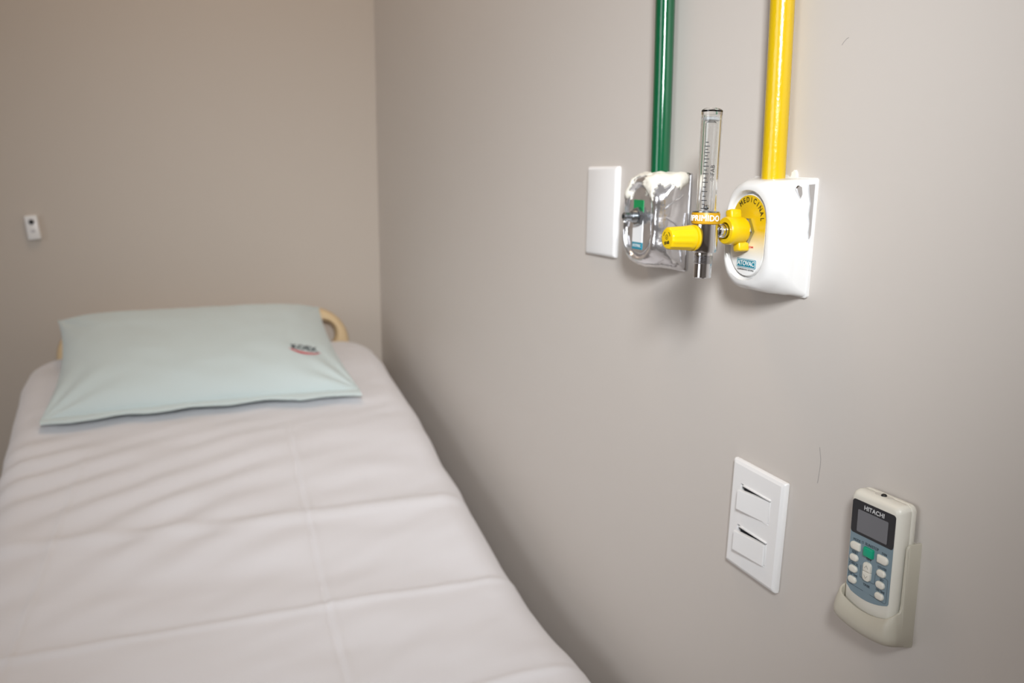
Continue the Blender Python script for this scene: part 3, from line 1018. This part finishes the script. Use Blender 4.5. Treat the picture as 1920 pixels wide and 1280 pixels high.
rc = thing('remote_control', 'ivory air conditioner remote control with grey screen resting in wall holder', 'remote control', wallframe(RC_Y, RC_Z, R(-0.8)))
RH = .0262
top_, bot_ = .0510, -.0600
cyr, hhr = (top_+bot_)/2, (top_-bot_)/2
FZ, BZ_ = .0225, .0030
def rl(i, z, r=.006): return rrect(RH-i, hhr-i, max(r-i*.5, .0008), z, 0, cyr, 8)
bm = BM()
loft(bm, [rl(.0030, .0030), rl(.0012, .0036), rl(.0003, .0052), rl(0, .0070), rl(0, .0095), rl(.0003, .0099), rl(.0006, .0100)])
obj('rear_shell', bm, M_IVORY, rc)
bm = BM()
loft(bm, [rl(.0006, .0100), rl(.0003, .0101), rl(0, .0105), rl(0, .0160), rl(.0006, .0190), rl(.0018, .0211), rl(.0032, .0221), rl(.0042, FZ)])
fs = obj('front_shell', bm, M_IVORY, rc)
# infrared window on top
bm = BM()
loft(bm, [[Vector((p_.x, top_-.0004, p_.y)) for p_ in rrect(.0090, .0030, .0029, 0, 0, .0125)], [Vector((p_.x, top_+.0003, p_.y)) for p_ in rrect(.0088, .0028, .0027, 0, 0, .0125)]])
obj('sensor_bezel', bm, mat('beige_plastic', srgb(205, 200, 190), .4, var=.02), rc)
bm = BM()
lathe(bm, [(.0024, 0), (.0023, .0010), (.0015, .0018), (.0004, .0020)], 16, Matrix.Translation((0, top_, .0130)) @ Matrix.Rotation(R(-90), 4, 'X'))
obj('infrared_diode', bm, M_INK, rc)
# printed panels.  px = columns, measured from the centre line
def at(y, z): return (RC_Y - y, z - RC_Z)
PW = .0226
def panel_outline(y_top, lower):
    return None
bm = BM()
pts = [(-PW, .0160), (PW, .0160), (PW, -.0345)]
n_ = 10
pts = [(-PW, .0165), (-PW, -.0335)]
for i in range(1, n_+1):
    u = -1+2*i/n_
    pts.append((u*(PW-.001), -.0395 + .0045*u*u + (.0012*u)))
pts += [(PW, -.0320), (PW, .0165)]
prism(bm, list(reversed(pts)), FZ-.0001, FZ+.0002)
obj('button_panel', bm, M_BLUE, rc, smooth=0)
bm = BM()
r_ = .0028
pts = [(-PW, .0155)]
for c_, a0 in (((PW-r_, .0145+r_), -90), ((PW-r_, .0435-r_), 0), ((-PW+r_, .0435-r_), 90), ((-PW+r_, .0145+r_), 180)):
    pass
pts = [(p_.x, p_.y) for p_ in rrect(PW, .0146, .0026, 0, 0, .0288, 6)]
prism(bm, pts, FZ-.0001, FZ+.0004)
obj('display_bezel', bm, M_BLACKP, rc, smooth=0)
bm = BM()
prism(bm, [(p_.x, p_.y) for p_ in rrect(.0160, .0096, .0010, 0, 0, .0262, 4)], FZ+.0003, FZ+.0006)
obj('display', bm, M_LCD, rc, smooth=0)
text('brand_lettering', 'HITACHI', .0052, 0.0008, .0389, FZ+.0005, M_SILVERINK, rc, bold=.00012, sx=1.02, spacing=1.05)
BZZ = FZ + .0001
def button(x, y, hw, hh, r, h=.0022, material=None, cuts=None):
    bm = BM()
    def ls(i, z):
        pts = rrect(hw-i, hh-i, r, z, x, y, 5)
        if cuts == 'L': pts = [Vector((max(p_.x, p_.x), p_.y, p_.z)) for p_ in pts]
        return pts
    loft(bm, [ls(0, BZZ), ls(0, BZZ+h*.55), ls(.0003, BZZ+h*.85), ls(.0010, BZZ+h)])
    o = obj('button', bm, material or M_BTN, rc)
    return o
def mixed_button(x, y, hw, hh, roundleft):
    """one end round, the other square"""
    bm = BM()
    def ls(i, z):
        pts = []
        rr = hh*.9
        for p_ in rrect(hw-i, hh-i, rr-i, z, x, y, 5):
            pts.append(p_)
        sq = rrect(hw-i, hh-i, .0007, z, x, y, 5)
        out = []
        for p_, s_ in zip(pts, sq):
            left = s_.x < x
            out.append(p_ if left == roundleft else s_)
        return out
    loft(bm, [ls(0, BZZ), ls(0, BZZ+.0014), ls(.0003, BZZ+.0019), ls(.0010, BZZ+.0023)])
    return obj('button', bm, M_BTN, rc)
CL, CM, CR = -.0160, -.0008, .0136
mixed_button(CL+.0006, .0033, .0052, .0034, True)
mixed_button(CR+.0003, .0027, .0054, .0034, False)
g = button(CM, .0030, .0051, .0040, .0009, .0028, M_BTNG); g['label'] = 'green run and stop button'
for y in (-.0074, -.0174, -.0272):
    button(CL, y, .0044, .0029, .0028)
for y in (-.0090, -.0190, -.0288):
    button(CR, y, .0044, .0029, .0028)
# two-way temperature key
for sg in (1, -1):
    bm = BM()
    yc = -.0136
    def ls(i, z):
        out = []
        for p_, s_ in zip(rrect(.0041-i, .0040-i, .0030, z, CM, yc+sg*.0041, 5), rrect(.0041-i, .0040-i, .0004, z, CM, yc+sg*.0041, 5)):
            outer_half = (s_.y - (yc+sg*.0041))*sg > 0
            out.append(p_ if outer_half else s_)
        return out
    loft(bm, [ls(0, BZZ), ls(0, BZZ+.0014), ls(.0002, BZZ+.0020), ls(.0008, BZZ+.0023)])
    kb_ = obj('temperature_key', bm, M_BTN, rc)
    bm = BM()
    y0 = yc+sg*.0042
    strip(bm, [Vector((CM-.0018, y0-sg*.0012)), Vector((CM, y0+sg*.0014)), Vector((CM+.0018, y0-sg*.0012))], .00035, BZZ+.0022, BZZ+.0024)
    obj('key_arrow', bm, mat('soft_grey_ink', srgb(150, 148, 140), .5, var=.03), kb_, smooth=0)
LZ = FZ + .0003
for s_, x, y, sz in (('MODE', CL+.001, .0084, .0031), ('RUN/STOP', CM+.0022, .0090, .0034), ('FAN', CR+.001, .0078, .0031), ('RESET', CL, -.0030, .0028), ('TEMP', CM, -.0031, .0028),
                     ('LOUVER', CR, -.0046, .0028), ('CANCEL', CL, -.0130, .0028), ('SET', CR+.0005, -.0148, .0028), ('OFF TIME', CL, -.0229, .0026), ('ON TIME', CR, -.0245, .0026), ('TIMER', CM-.0002, -.0262, .0030)):
    text('button_lettering', s_, sz, x, y, LZ, M_GREYINK, rc, sx=.88, bold=.00002, ext=.00004)
bm = BM()
# power symbol beside RUN/STOP and the timer outline
pc = Vector((CM-.0077, .0090))
strip(bm, [pc + Vector((.0010*math.cos(t_), .0010*math.sin(t_))) for t_ in [R(60-24*k) for k in range(-2, 13)]], .00022, LZ, LZ+.0001)
strip(bm, [pc + Vector((0, .0003)), pc + Vector((0, .0014))], .00022, LZ, LZ+.0001)
strip(bm, [Vector(p_) for p_ in ((-.0212, -.0128), (-.0212, -.0300), (-.0200, -.0318), (-.0130, -.0320), (-.0040, -.0322))], .0002, LZ, LZ+.0001)
strip(bm, [Vector(p_) for p_ in ((.0030, -.0324), (.0190, -.0330), (.0203, -.0315), (.0203, -.0130), (.0190, -.0118), (.0078, -.0118), (.0072, -.0128), (.0072, -.0205), (.0064, -.0216), (-.0078, -.0216), (-.0086, -.0208), (-.0086, -.0110))], .0002, LZ, LZ+.0001)
obj('panel_linework', bm, M_GREYINK, rc, smooth=0)
